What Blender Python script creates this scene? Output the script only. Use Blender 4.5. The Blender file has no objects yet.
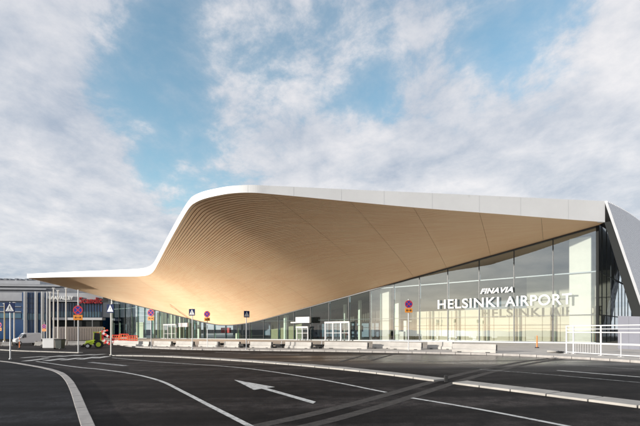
import bpy, bmesh, math, random
from math import radians as R, sin, cos, pi, sqrt, atan2
from mathutils import Vector, Matrix
from mathutils.geometry import tessellate_polygon
random.seed(7)
S = bpy.context.scene
COL = S.collection
FP, HX, HY, EYE = 427.0, 320.0, 329.5, 1.75     # focal length / principal point in photo pixels, eye height

# ------------------------------------------------------------------ geometry helpers
def g(X):                      # gently cross-falling ground
    return 0.012*max(-80.0, min(80.0, X))
def at(px, py, Y): return Vector(((px-HX)/FP*Y, Y, EYE+(HY-py)/FP*Y))
def gp(px, py, lift=0.0):      # point of the ground seen at a photo pixel
    a = (px-HX)/FP; b = (py-HY)/FP
    Y = (EYE-lift)/(b+0.012*a)
    X = a*Y
    if abs(X) > 80:
        Y = (EYE-lift-g(X))/b; X = a*Y
    return Vector((X, Y, g(X)+lift))
P0 = Vector((25.75, 39.7, 0)); D = Vector((-0.734, 0.679, 0)); N = Vector((0.679, 0.734, 0))
def fac(s, w=0.0, z=0.0):
    p = P0 + D*s + N*w; p.z = z; return p
def s_at(px, w=0.0):
    a = (px-HX)/FP; p = P0 + N*w
    return (p.x-a*p.y)/(a*D.y-D.x)
def interp(tab, x):
    if x <= tab[0][0]: return tab[0][1]
    for (x0, y0), (x1, y1) in zip(tab, tab[1:]):
        if x <= x1: return y0+(y1-y0)*(x-x0)/(x1-x0)
    return tab[-1][1]

class MB:
    def __init__(s): s.v=[]; s.f=[]; s.m=[]; s.mi=0
    def add(s, vs, fs):
        b=len(s.v); s.v += [Vector(x) for x in vs]
        for f in fs: s.f.append([b+i for i in f]); s.m.append(s.mi)
        return s
    def box(s, x0,x1,y0,y1,z0,z1, M=None):
        vs=[Vector(p) for p in ((x0,y0,z0),(x1,y0,z0),(x1,y1,z0),(x0,y1,z0),(x0,y0,z1),(x1,y0,z1),(x1,y1,z1),(x0,y1,z1))]
        if M: vs=[M@p for p in vs]
        return s.add(vs,[(0,3,2,1),(4,5,6,7),(0,1,5,4),(1,2,6,5),(2,3,7,6),(3,0,4,7)])
    def bar(s, a, b, wd, h, up=Vector((0,0,1))):   # box from a to b; width sideways, height along up (centred)
        a=Vector(a); b=Vector(b); d=(b-a).normalized(); side=d.cross(up)
        if side.length<1e-4: side=Vector((1,0,0))
        side.normalize(); u=side.cross(d).normalized()
        o=[side*(-wd/2)-u*h/2, side*(wd/2)-u*h/2, side*(wd/2)+u*h/2, side*(-wd/2)+u*h/2]
        return s.add([a+k for k in o]+[b+k for k in o],[(3,2,1,0),(4,5,6,7),(0,1,5,4),(1,2,6,5),(2,3,7,6),(3,0,4,7)])
    def tube(s, a, b, r, n=10, r2=None):
        a=Vector(a); b=Vector(b); r2=r if r2 is None else r2
        d=(b-a).normalized(); t=Vector((0,0,1)) if abs(d.z)<.9 else Vector((1,0,0))
        u=d.cross(t).normalized(); w=d.cross(u)
        vs=[a+u*cos(2*pi*i/n)*r+w*sin(2*pi*i/n)*r for i in range(n)]+[b+u*cos(2*pi*i/n)*r2+w*sin(2*pi*i/n)*r2 for i in range(n)]
        return s.add(vs,[tuple(range(n))[::-1],tuple(range(n,2*n))]+[(i,(i+1)%n,n+(i+1)%n,n+i) for i in range(n)])
    def prism(s, poly, f0, f1):    # plan polygon (list of xy), f0/f1: height functions
        n=len(poly); A=[Vector((p[0],p[1],f0(p))) for p in poly]; B=[Vector((p[0],p[1],f1(p))) for p in poly]
        tri=tessellate_polygon([[Vector((p[0],p[1],0)) for p in poly]])
        fs=[tuple(t[::-1]) for t in tri]+[tuple(i+n for i in t) for t in tri]+[(i,(i+1)%n,n+(i+1)%n,n+i) for i in range(n)]
        return s.add(A+B,fs)
    def sheet(s, poly, z):
        tri=tessellate_polygon([[Vector((p[0],p[1],0)) for p in poly]])
        return s.add([Vector((p[0],p[1],z(p))) for p in poly], tri)
    def strip(s, L, Rr): # quads between two point lists
        n=len(L); return s.add(list(L)+list(Rr),[(i,i+1,n+i+1,n+i) for i in range(n-1)])
    def build(s, name, mats, parent=None, smooth=False, bevel=0.0, world=True):
        me=bpy.data.meshes.new(name)
        off=parent_world(parent) if (parent and world) else Vector()
        me.from_pydata([v-off for v in s.v],[],s.f)
        if not isinstance(mats,(list,tuple)): mats=[mats]
        for m in mats: me.materials.append(m)
        for p,mi in zip(me.polygons,s.m): p.material_index=mi; p.use_smooth=smooth
        bm=bmesh.new(); bm.from_mesh(me); bmesh.ops.recalc_face_normals(bm,faces=bm.faces)
        if bevel>0:
            bmesh.ops.bevel(bm,geom=[e for e in bm.edges if len(e.link_faces)==2 and e.calc_face_angle(0)>.5],offset=bevel,segments=2,affect='EDGES',profile=.6)
        bm.to_mesh(me); bm.free(); me.update()
        o=bpy.data.objects.new(name,me); COL.objects.link(o)
        if parent: o.parent=parent
        return o
def parent_world(o):
    v=Vector()
    while o: v=v+o.location; o=o.parent
    return v
def tag(o,label,cat,group=None):
    o['label']=label; o['category']=cat
    if group: o['group']=group
    return o
def thing(name,label,cat,loc=(0,0,0),group=None):
    o=bpy.data.objects.new(name,None); o.empty_display_size=.3; COL.objects.link(o); o.location=loc
    return tag(o,label,cat,group)
def struct(o,kind='structure'): o['kind']=kind; return o

# ------------------------------------------------------------------ materials
def mat(name, col, rough=.6, metal=0, var=.0, vscale=3, bump=0, bscale=40, col2=None, spec=.5, coat=0):
    m=bpy.data.materials.new(name); m.use_nodes=True; nt=m.node_tree; b=nt.nodes['Principled BSDF']
    b.inputs['Base Color'].default_value=(*col,1); b.inputs['Roughness'].default_value=rough; b.inputs['Metallic'].default_value=metal
    b.inputs['Specular IOR Level'].default_value=spec; b.inputs['Coat Weight'].default_value=coat
    tc=nt.nodes.new('ShaderNodeTexCoord')
    if var>0 or col2:
        n=nt.nodes.new('ShaderNodeTexNoise'); n.inputs['Scale'].default_value=vscale; n.inputs['Detail'].default_value=6; n.inputs['Roughness'].default_value=.65
        nt.links.new(tc.outputs['Object'],n.inputs['Vector'])
        cr=nt.nodes.new('ShaderNodeValToRGB'); cr.color_ramp.elements[0].position=.3; cr.color_ramp.elements[1].position=.7
        c2=col2 or tuple(min(1,c*(1+var)) for c in col); c1=col if col2 else tuple(c*(1-var) for c in col)
        cr.color_ramp.elements[0].color=(*c1,1); cr.color_ramp.elements[1].color=(*c2,1)
        nt.links.new(n.outputs['Fac'],cr.inputs['Fac']); nt.links.new(cr.outputs['Color'],b.inputs['Base Color'])
    if bump>0:
        n2=nt.nodes.new('ShaderNodeTexNoise'); n2.inputs['Scale'].default_value=bscale; n2.inputs['Detail'].default_value=4
        bp=nt.nodes.new('ShaderNodeBump'); bp.inputs['Strength'].default_value=bump; bp.inputs['Distance'].default_value=.02
        nt.links.new(tc.outputs['Object'],n2.inputs['Vector']); nt.links.new(n2.outputs['Fac'],bp.inputs['Height']); nt.links.new(bp.outputs['Normal'],b.inputs['Normal'])
    return m
def glassmat(name, tint, base, rough=.0, fres=1.0):
    m=bpy.data.materials.new(name); m.use_nodes=True; nt=m.node_tree; nt.nodes.clear()
    out=nt.nodes.new('ShaderNodeOutputMaterial'); mx=nt.nodes.new('ShaderNodeMixShader')
    tr=nt.nodes.new('ShaderNodeBsdfTransparent'); gl=nt.nodes.new('ShaderNodeBsdfGlossy'); fr=nt.nodes.new('ShaderNodeFresnel')
    tr.inputs['Color'].default_value=(*tint,1); gl.inputs['Roughness'].default_value=rough; gl.inputs['Color'].default_value=(.84,.93,1,1)
    ge=nt.nodes.new('ShaderNodeNewGeometry'); mi=nt.nodes.new('ShaderNodeMath'); mi.operation='MULTIPLY_ADD'; mi.inputs[1].default_value=1/1.5-1.5; mi.inputs[2].default_value=1.5
    nt.links.new(ge.outputs['Backfacing'],mi.inputs[0]); nt.links.new(mi.outputs[0],fr.inputs['IOR'])
    ma=nt.nodes.new('ShaderNodeMath'); ma.operation='MULTIPLY_ADD'; ma.inputs[1].default_value=fres; ma.inputs[2].default_value=base; ma.use_clamp=True
    tc=nt.nodes.new('ShaderNodeTexCoord'); n=nt.nodes.new('ShaderNodeTexNoise'); n.inputs['Scale'].default_value=.35
    bp=nt.nodes.new('ShaderNodeBump'); bp.inputs['Strength'].default_value=.05; bp.inputs['Distance'].default_value=.05
    nt.links.new(tc.outputs['Object'],n.inputs['Vector']); nt.links.new(n.outputs['Fac'],bp.inputs['Height']); nt.links.new(bp.outputs['Normal'],gl.inputs['Normal'])
    nt.links.new(fr.outputs[0],ma.inputs[0]); nt.links.new(ma.outputs[0],mx.inputs[0]); nt.links.new(tr.outputs[0],mx.inputs[1]); nt.links.new(gl.outputs[0],mx.inputs[2]); nt.links.new(mx.outputs[0],out.inputs[0])
    return m

def asphalt(name, base, wet, seed=0):
    m=bpy.data.materials.new(name); m.use_nodes=True; nt=m.node_tree; b=nt.nodes['Principled BSDF']; L=nt.links.new
    tc=nt.nodes.new('ShaderNodeTexCoord')
    mp=nt.nodes.new('ShaderNodeMapping'); mp.inputs['Rotation'].default_value=(0,0,R(30.7-90)); mp.inputs['Scale'].default_value=(.06,.55,1); mp.inputs['Location'].default_value=(seed,seed,0)
    L(tc.outputs['Object'],mp.inputs['Vector'])
    def noise(sc,det,vec,ro=.6):
        n=nt.nodes.new('ShaderNodeTexNoise'); n.inputs['Scale'].default_value=sc; n.inputs['Detail'].default_value=det; n.inputs['Roughness'].default_value=ro; L(vec,n.inputs['Vector']); return n.outputs['Fac']
    def mth(op,a,bb,cc=None):
        k=nt.nodes.new('ShaderNodeMath'); k.operation=op
        for i,x in enumerate((a,bb,cc)):
            if x is None: continue
            if isinstance(x,(int,float)): k.inputs[i].default_value=x
            else: L(x,k.inputs[i])
        return k.outputs[0]
    streak=noise(1.0,5,mp.outputs['Vector']); patch=noise(.12,4,tc.outputs['Object']); fine=noise(28,5,tc.outputs['Object'],.9); mid=noise(2.2,5,tc.outputs['Object'],.7)
    v=mth('MULTIPLY_ADD',streak,4.2,-1.35); v=mth('MAXIMUM',v,.35); v=mth('MULTIPLY',v,mth('MULTIPLY_ADD',patch,2.6,-.4)); v=mth('MULTIPLY',v,mth('MAXIMUM',mth('MULTIPLY_ADD',mid,4.4,-1.25),.35)); v=mth('MULTIPLY',v,mth('MULTIPLY_ADD',fine,4.4,-1.2))
    v=mth('MAXIMUM',v,.12); vv=nt.nodes.new('ShaderNodeVectorMath'); vv.operation='SCALE'; vv.inputs[0].default_value=base; L(v,vv.inputs['Scale']); L(vv.outputs[0],b.inputs['Base Color'])
    # damp streaks on the carriageway in front of the right half of the hall
    sx=nt.nodes.new('ShaderNodeSeparateXYZ'); L(tc.outputs['Object'],sx.inputs[0])
    dx=mth('MULTIPLY',mth('SUBTRACT',sx.outputs[0],7.0),.1); dy=mth('MULTIPLY',mth('SUBTRACT',mth('MULTIPLY_ADD',sx.outputs[0],.25,sx.outputs[1]),26.0),.25)
    d2=mth('ADD',mth('MULTIPLY',dx,dx),mth('MULTIPLY',dy,dy)); zone=mth('POWER',2.718,mth('MULTIPLY',d2,-1))
    wetn=mth('MULTIPLY',zone,mth('MULTIPLY_ADD',streak,5.5,-1.3)); 
    cl=nt.nodes.new('ShaderNodeClamp'); L(wetn,cl.inputs[0])
    ro=mth('MULTIPLY_ADD',cl.outputs[0],-.55*wet,.78); ro=mth('ADD',ro,mth('MULTIPLY_ADD',mid,.2,-.1)); L(ro,b.inputs['Roughness'])
    L(mth('MULTIPLY_ADD',cl.outputs[0],1.0*wet,.10),b.inputs['Specular IOR Level'])
    bp=nt.nodes.new('ShaderNodeBump'); bp.inputs['Strength'].default_value=.35; bp.inputs['Distance'].default_value=.012
    L(fine,bp.inputs['Height']); L(bp.outputs['Normal'],b.inputs['Normal'])
    return m

M_asph=asphalt('asphalt',(.033,.0285,.027),1); M_asph2=asphalt('path asphalt',(.022,.022,.024),0,5)
M_pave=mat('plaza concrete',(.50,.47,.43),.8,var=.16,vscale=.9,bump=.2,bscale=30)
M_kerb=mat('granite kerb',(.34,.32,.30),.75,var=.2,vscale=2.5,bump=.3)
M_medi=mat('pale kerb stone',(.36,.34,.31),.75,var=.18,vscale=1.5,bump=.3)
M_patch=mat('brown patched asphalt',(.036,.031,.027),.9,var=.6,vscale=7,bump=.6)
def paint(name,c0,c1,lo,hi):
    m=mat(name,c1,.62,bump=.15); nt=m.node_tree; L=nt.links.new; b=nt.nodes['Principled BSDF']
    tc=nt.nodes.new('ShaderNodeTexCoord'); n=nt.nodes.new('ShaderNodeTexNoise'); n.inputs['Scale'].default_value=7; n.inputs['Detail'].default_value=9; n.inputs['Roughness'].default_value=.75; L(tc.outputs['Object'],n.inputs['Vector'])
    cr=nt.nodes.new('ShaderNodeValToRGB'); e=cr.color_ramp.elements; e[0].position=lo; e[0].color=(*c0,1); e[1].position=hi; e[1].color=(*c1,1); L(n.outputs['Fac'],cr.inputs['Fac']); L(cr.outputs['Color'],b.inputs['Base Color']); return m
M_paint=paint('road paint',(.10,.10,.095),(.55,.55,.53),.36,.50); M_paintw=paint('worn road paint',(.05,.05,.05),(.42,.42,.41),.40,.62)
M_white=mat('white aluminium',(.74,.74,.73),.5,var=.04,vscale=.4)
M_white2=mat('white steel paint',(.66,.66,.65),.4,var=.04)
M_wood=None
M_back=mat('dark soffit backing',(.045,.032,.024),.9)
M_dark=mat('dark steel',(.022,.024,.024),.85,spec=.2)
M_mull=mat('dark mullion',(.03,.033,.036),.45)
M_trans=mat('grey transom',(.42,.44,.45),.4)
M_cream=mat('cream wall panels',(.74,.67,.50),.7,var=.04,vscale=.5)
M_creamc=mat('cream column paint',(.78,.73,.62),.65,var=.03)
M_floor=mat('hall floor',(.34,.33,.31),.35,var=.08)
M_slat=mat('dark timber slats',(.075,.052,.035),.7,var=.3,vscale=2)
M_bluep=mat('dark blue panel',(.02,.05,.095),.35,var=.2)
M_ceil=mat('timber ceiling inside',(.20,.15,.10),.7,var=.1)
M_grey=mat('grey panel',(.17,.175,.21),.6,var=.06,vscale=.7)
M_conc=mat('barrier concrete',(.42,.40,.37),.8,var=.22,vscale=2,bump=.3)
M_black=mat('black rubber',(.02,.02,.02),.7,var=.3)
M_orange=mat('orange plastic',(.80,.20,.03),.5,var=.08)
M_red=mat('red paint',(.62,.03,.025),.45,var=.1)
M_lime=mat('lime paint',(.50,.62,.04),.4,var=.08)
M_blue=mat('sign blue',(.008,.02,.075),.7,spec=.15)
M_sblue=mat('prohibition blue',(.03,.05,.30),.7,spec=.2)
M_yel=mat('orange yellow plate',(.78,.27,.02),.5)
M_steel=mat('galvanised steel',(.48,.49,.50),.45,metal=.3,var=.1,vscale=6)
M_postc=mat('pale post paint',(.66,.64,.58),.5,var=.05)
M_clad=mat('ribbed white cladding',(.86,.86,.88),.5,var=.03)
M_hband=mat('grey metal band',(.34,.35,.37),.5,var=.12,vscale=.5)
M_hband2=mat('mid grey band',(.17,.18,.20),.5,var=.2,vscale=.5)
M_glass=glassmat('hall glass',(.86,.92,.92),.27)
M_glassd=glassmat('hall glass dark reflection',(.74,.86,.84),.05)  # darker tint and weaker mirror imitate a dark reflection in these bays
M_glass2=glassmat('side glass',(.80,.88,.92),.34)
M_hglass=mat('dark blue glazing',(.012,.055,.15),.12,var=.3,vscale=.25,spec=.8)
M_hglass_refl=mat('glazing reflection blue',(.06,.14,.20),.15,var=.3,vscale=.5,spec=.8)  # paler copy of the hotel glazing; its colour imitates a reflecting band
M_tyre=mat('tyre rubber',(.02,.02,.021),.8)
M_win=mat('vehicle window',(.01,.013,.016),.1,spec=.8)

def woodmat():
    m=bpy.data.materials.new('spruce battens'); m.use_nodes=True; nt=m.node_tree; b=nt.nodes['Principled BSDF']; L=nt.links.new
    tc=nt.nodes.new('ShaderNodeTexCoord'); uv=nt.nodes.new('ShaderNodeMapping'); uv.inputs['Scale'].default_value=(1.2,1,1); L(tc.outputs['UV'],uv.inputs['Vector'])
    wn=nt.nodes.new('ShaderNodeTexWhiteNoise'); wn.noise_dimensions='2D'
    fl=nt.nodes.new('ShaderNodeVectorMath'); fl.operation='FLOOR'; L(uv.outputs[0],fl.inputs[0]); L(fl.outputs[0],wn.inputs['Vector'])
    n=nt.nodes.new('ShaderNodeTexNoise'); n.inputs['Scale'].default_value=.12; n.inputs['Detail'].default_value=5; L(tc.outputs['Object'],n.inputs['Vector'])
    mx=nt.nodes.new('ShaderNodeMath'); mx.operation='MULTIPLY_ADD'; mx.inputs[1].default_value=.35; L(wn.outputs['Value'],mx.inputs[0]); L(n.outputs['Fac'],mx.inputs[2])
    cr=nt.nodes.new('ShaderNodeValToRGB'); e=cr.color_ramp.elements; e[0].position=.35; e[0].color=(.87,.58,.34,1); e[1].position=.95; e[1].color=(.94,.70,.45,1)
    L(mx.outputs[0],cr.inputs['Fac']); L(cr.outputs['Color'],b.inputs['Base Color']); b.inputs['Roughness'].default_value=.6
    return m
M_wood=woodmat()

# ------------------------------------------------------------------ ground, roads, pavements
xs=[-2500,-400,-80,-40,0,40,80,400,2500]; ys=[-400,-50,0,25,50,100,200,600,4000]
mb=MB()
for i in range(len(xs)-1):
    for j in range(len(ys)-1):
        mb.add([(x,y,g(x)) for x,y in ((xs[i],ys[j]),(xs[i+1],ys[j]),(xs[i+1],ys[j+1]),(xs[i],ys[j+1]))],[(0,1,2,3)])
struct(mb.build('road',M_asph))
KH=.12
def zz(l): return lambda p: g(p[0])+l
def smooth_line(pts, n=6):      # catmull-rom through points
    P=[Vector(p) for p in pts]; P=[P[0]*2-P[1]]+P+[P[-1]*2-P[-2]]; out=[]
    for i in range(1,len(P)-2):
        for k in range(n):
            t=k/n; out.append(.5*((2*P[i])+(P[i+1]-P[i-1])*t+(2*P[i-1]-5*P[i]+4*P[i+1]-P[i+2])*t*t+(3*P[i]-P[i-1]-3*P[i+1]+P[i+2])*t**3))
    out.append(P[-2]); return out
def offset_line(line, d):       # offset in plan, + = to the left of travel
    out=[]
    for i,p in enumerate(line):
        a=line[max(0,i-1)]; b=line[min(len(line)-1,i+1)]; t=(b-a); t.z=0; t.normalize()
        out.append(p+Vector((-t.y,t.x,0))*d)
    return out
kpx=[(900,381),(760,371),(700,367),(640,363.2),(600,360.5),(560,358.2),(520,356.3),(480,355),(440,354),(400,353.2),(360,352.5),(320,351.8),(280,351.3),(240,350.8),(200,350.2),(160,349),(135,347.5),(118,345.2),(108,342.5)]
kl=smooth_line([gp(a,b) for a,b in kpx],4)
kin=offset_line(kl,-.32)
back=[Vector((-66,116,0)),Vector((-70,260,0)),Vector((79,260,0)),Vector((79,20,0))]
mb=MB(); mb.prism([p.xy for p in kin]+[p.xy for p in back],zz(-.1),zz(KH-.006)); struct(mb.build('pavement',M_pave))
def ribbon(mb,L1,L2,z0,z1):
    mb.prism([p.xy for p in L1]+[p.xy for p in reversed(L2)],zz(z0),zz(z1))
KERB_LATER=1
# foreground path at left with its kerb
fl=smooth_line([gp(a,b) for a,b in [(-160,352),(-60,357),(0,362.3),(30,366.6),(52,371),(64,375.5),(72,382.5),(79,394),(86,410),(93,426),(104,452),(125,500)]],5)
fi=offset_line(fl,-.22)
mb=MB(); mb.prism([p.xy for p in fi]+[Vector((-3.5,-6)),Vector((-60,-6)),Vector((-60,30))],zz(-.1),zz(.09)); struct(mb.build('footpath',M_asph2))

# raised median strips
def median(px, name, width, m):
    a=smooth_line([gp(x,y) for x,y in px],5)
    mb=MB(); stones(mb,a,width,-.1,.06); return struct(mb.build(name,m,bevel=.02))
def stones(mb,a,width,z0,z1,step=1.0):
    tot=[0]
    for p,q in zip(a,a[1:]): tot.append(tot[-1]+(q.xy-p.xy).length)
    def P(d):
        for i in range(1,len(tot)):
            if d<=tot[i]: return a[i-1].lerp(a[i],(d-tot[i-1])/max(1e-6,tot[i]-tot[i-1]))
        return a[-1].copy()
    n=int(tot[-1]/step); rr=random.Random(3)
    for k in range(n):
        p=P(k*step+.012); q=P((k+1)*step-.012); m=P((k+.5)*step); L=offset_line([p,m,q],width); dz=rr.uniform(-.006,.006); dy=rr.uniform(-.008,.008)
        mb.prism([v.xy for v in (p,m,q)]+[v.xy for v in reversed(L)],zz(z0),zz(z1+dz))
mb=MB(); stones(mb,kl,-.315,-.1,KH); struct(mb.build('kerb',M_kerb,bevel=.012))
mb=MB(); stones(mb,fl,-.215,-.1,.10); struct(mb.build('footpath_kerb',M_kerb,bevel=.012))
median([(112,356),(160,357),(210,359.6),(265,363.3),(320,368),(380,374.5),(436,382)],'median_kerb',.62,M_medi)
median([(452,384),(500,390.2),(560,398),(640,408.5),(740,422)],'median_kerb',.70,M_medi)
median([(-60,346.2),(0,350.3),(40,352),(79,353.2)],'median_kerb',.4,M_medi)
# thin asphalt islands, painted lines
def line(px, w, name='lane_marking', m=M_paint, n=5):
    a=smooth_line([gp(x,y) for x,y in px],n); L1=offset_line(a,w/2); L2=offset_line(a,-w/2)
    mb=MB()
    mb.strip([Vector((p.x,p.y,g(p.x)+.006)) for p in L1],[Vector((p.x,p.y,g(p.x)+.006)) for p in L2])
    o=mb.build(name,m); return struct(o)
line([(36,361.5),(75,367),(100,369.5),(132,374),(160,381),(185,393),(210,406),(251,427),(290,448)],.13)
line([(112,357.9),(160,362.2),(222,366.3),(260,370.2),(320,379.6),(386,392.6)],.12)
line([(412,398.2),(480,409.7),(566,426.3),(640,441)],.12)
line([(90,362.4),(126,366)],.35,m=M_paintw)
line([(557,370.6),(600,374),(640,377.2),(700,382)],.16)
line([(480,369.6),(530,373.2),(580,377.5),(640,382.8),(700,388)],.10,m=M_paintw)
line([(545,363.8),(590,366.4),(640,369.7),(700,374)],.10,m=M_paintw)
line([(345,357.3),(400,359.5),(470,363.5)],.10,m=M_paintw)
line([(215,352.4),(232,353),(250,353.5)],.25,m=M_paintw); line([(262,353.8),(300,355)],.25,m=M_paintw)
line([(160,352.6),(205,353.6)],.15,m=M_paintw)
# zebra crossing
bars=[((25,361.3),(46,358.7)),((46,361),(64,358.6)),((63,360.3),(80,358)),((80,359.6),(96,357)),((96,358.4),(108,356.4)),
      ((22,358),(44,356.4)),((44,357.6),(62,355.8)),((60,356.8),(78,355)),((76,356),(93,354.4)),((91,355.4),(104,354.2))]
mb=MB()
for a,b in bars:
    p=gp(*a); q=gp(*b); t=(q-p); t.z=0; t.normalize(); s_=Vector((-t.y,t.x,0))*.26
    mb.add([Vector((k.x,k.y,g(k.x)+.006)) for k in (p-s_,q-s_,q+s_,p+s_)],[(0,1,2,3)])
struct(mb.build('zebra_crossing',M_paint))
# arrow
def gflat(px): p=gp(*px); return Vector((p.x,p.y,g(p.x)+.006))
mb=MB(); mb.sheet([gflat(q).xy for q in [(234,380),(275,387.3),(266.5,388.2),(316,402),(313,404),(261.5,388.9),(254,390.2)]],zz(.006)); struct(mb.build('arrow_marking',M_paint))
# brown double band of patched asphalt running across
cl_=smooth_line([gp(a,b) for a,b in [(225,440),(270,428),(320,416.5),(380,400.5),(444,381.5),(482,371.5),(525,362.8),(556,358.6)]],5)
for d0,d1 in ((-.56,-.26),(.12,.44)):
    mb=MB(); L1=offset_line(cl_,d0); L2=offset_line(cl_,d1)
    mb.strip([Vector((p.x,p.y,g(p.x)+.004)) for p in L1],[Vector((p.x,p.y,g(p.x)+.004)) for p in L2]); struct(mb.build('asphalt_patch',M_patch))
for px in ([(372,360.5),(384,357),(397,353.6)],[(340,362),(358,357),(372,353.4)]):
    a=smooth_line([gp(x,y) for x,y in px],4); mb=MB(); mb.strip([Vector((p.x,p.y,g(p.x)+.0045)) for p in offset_line(a,.12)],[Vector((p.x,p.y,g(p.x)+.0045)) for p in offset_line(a,-.12)]); struct(mb.build('asphalt_patch',M_patch))
# stray joint seams in the foreground asphalt
for px in ([(100,430),(88,400),(80,385),(76,379.5)],[(560,430),(600,418),(660,409)]):
    pass

# ------------------------------------------------------------------ terminal building
T=thing('terminal_building','wide glass airport hall under a swooping timber soffit with white roof edge','terminal',(P0.x,P0.y,g(P0.x)+KH))
ROOF=13.3
top=[(605,201,1.9),(560,199,1.75),(500,196.2,1.55),(440,193.4,1.37),(400,191.6,1.22),(350,189.4,1.0),(300,187,.78),(270,185.7,.66),(255,185,.62),(241,185.2,.60),(228,186.3,.60),(217.5,188.2,.60),(208,190.2,.62),(201,192.3,.64),(195,195,.67),(190.5,198.3,.70),(184.6,206.5,.78),(175,223,.92),(169,234,1.02),(163.5,244.5,1.12),(158,255,1.3),(154.5,261.5,1.42),(151,265.3,1.5),(146,267.6,1.5),(139,268.7,1.45),(128,269.3,1.4),(110,270.1,1.3),(80,271.3,1.12),(50,272.8,.95),(27,274,.83)]
def roofpt(px,py):
    Y=(ROOF-EYE)*FP/(HY-py); return Vector(((px-HX)/FP*Y,Y,ROOF))
Fp=[roofpt(a,b) for a,b,_ in top]; Ft=[Vector((t,0,0)) for _,_,t in top]
Fs=smooth_line(Fp,6); Tt=[v.x for v in smooth_line(Ft,6)]
def sof(p): return (p-P0).dot(D)
gl_top=[(-1,11.45),(0,11.37),(25.9,7.05),(40,4.75),(48,3.45),(52,2.92),(56,2.62),(59,2.56),(62,2.66),(68,3.40),(85,5.97),(100,8.2),(112,9.7),(130,10.5)]
def G(s):
    return sum(interp(gl_top,s+k) for k in (-1.5,-.75,0,.75,1.5))/5 if s>1.5 else interp(gl_top,s)
pair=[(0,0),(10,14.5),(16.5,22.3),(20,26),(24.5,30.5),(35,39),(46,47),(60,56),(67,61),(72,67),(85,88),(97.5,112)]
# resample F finely and evenly
dense=[]; 
for i in range(len(Fs)-1):
    seg=(Fs[i+1]-Fs[i]).length; k=max(1,int(seg/.55))
    for j in range(k):
        f=j/k; dense.append((Fs[i].lerp(Fs[i+1],f),Tt[i]+(Tt[i+1]-Tt[i])*f))
dense.append((Fs[-1],Tt[-1]))
rul=[]
for p,t in dense:
    a=p.copy(); a.z=ROOF-t
    x_=max(0,sof(p)); s=interp(pair,x_) if x_<6 else sum(interp(pair,min(97.5,x_+k)) for k in (-5,-3.5,-2,-1,0,1,2,3.5,5))/9; b=fac(s,0,G(s)+.02); rul.append((a,b,s))
rul=[(Vector(a),Vector(b),s) for a,b,s in rul]
def surf(i,v):
    a,b,_=rul[i]; p=a.lerp(b,v); k=min(1,(b-a).length/12)
    p.z=a.z+(b.z-a.z)*(v+.22*k*(v*v-v)*1.0)
    return p
# fascia: real panels with joints
mb=MB(); outw=[]
fl2=[p for p,_ in dense]; off=offset_line(fl2,.0)
n=len(dense)
top_o=[p+Vector((0,0,0)) for p in fl2]; bot_o=[Vector((p.x,p.y,ROOF-t)) for p,t in dense]
inn=offset_line(fl2,.30) 
# make sure inner offset lies towards the building
if (inn[10]-P0).dot(N) < (fl2[10]-P0).dot(N): inn=offset_line(fl2,-.30)
bot_i=[Vector((q.x,q.y,ROOF-t+.0)) for q,(p,t) in zip(inn,dense)]
mb.strip(top_o,bot_o); mb.strip(bot_o,bot_i)
Wf=mb.build('roof_fascia',M_white,T)
# panel joints on the fascia
acc=0; M_joint=mat('panel joint',(.60,.60,.60),.6); side_off=offset_line(fl2,.004)
if (side_off[10]-P0).dot(N) > (fl2[10]-P0).dot(N): side_off=offset_line(fl2,-.004)
for i in range(1,n):
    acc+=(fl2[i]-fl2[i-1]).length
    if acc>3.6:
        acc=0; d=(fl2[i]-fl2[i-1]).normalized()*.012; q=side_off[i]; t=dense[i][1]; mb=MB()
        mb.add([Vector((q.x-d.x,q.y-d.y,ROOF-.02)),Vector((q.x+d.x,q.y+d.y,ROOF-.02)),Vector((q.x+d.x,q.y+d.y,ROOF-t+.02)),Vector((q.x-d.x,q.y-d.y,ROOF-t+.02))],[(0,1,2,3)]); mb.build('fascia_joint',M_joint,T)
# roof deck
Bk=[fac(128,0).xy, fac(128,60).xy, fac(-.5,60).xy]
mb=MB(); deck=[p.xy for p in fl2[::3]]+[fl2[-1].xy]
mb.prism(deck+Bk,lambda p:ROOF-.25,lambda p:ROOF-.03); mb.build('roof',M_white,T)
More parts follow.
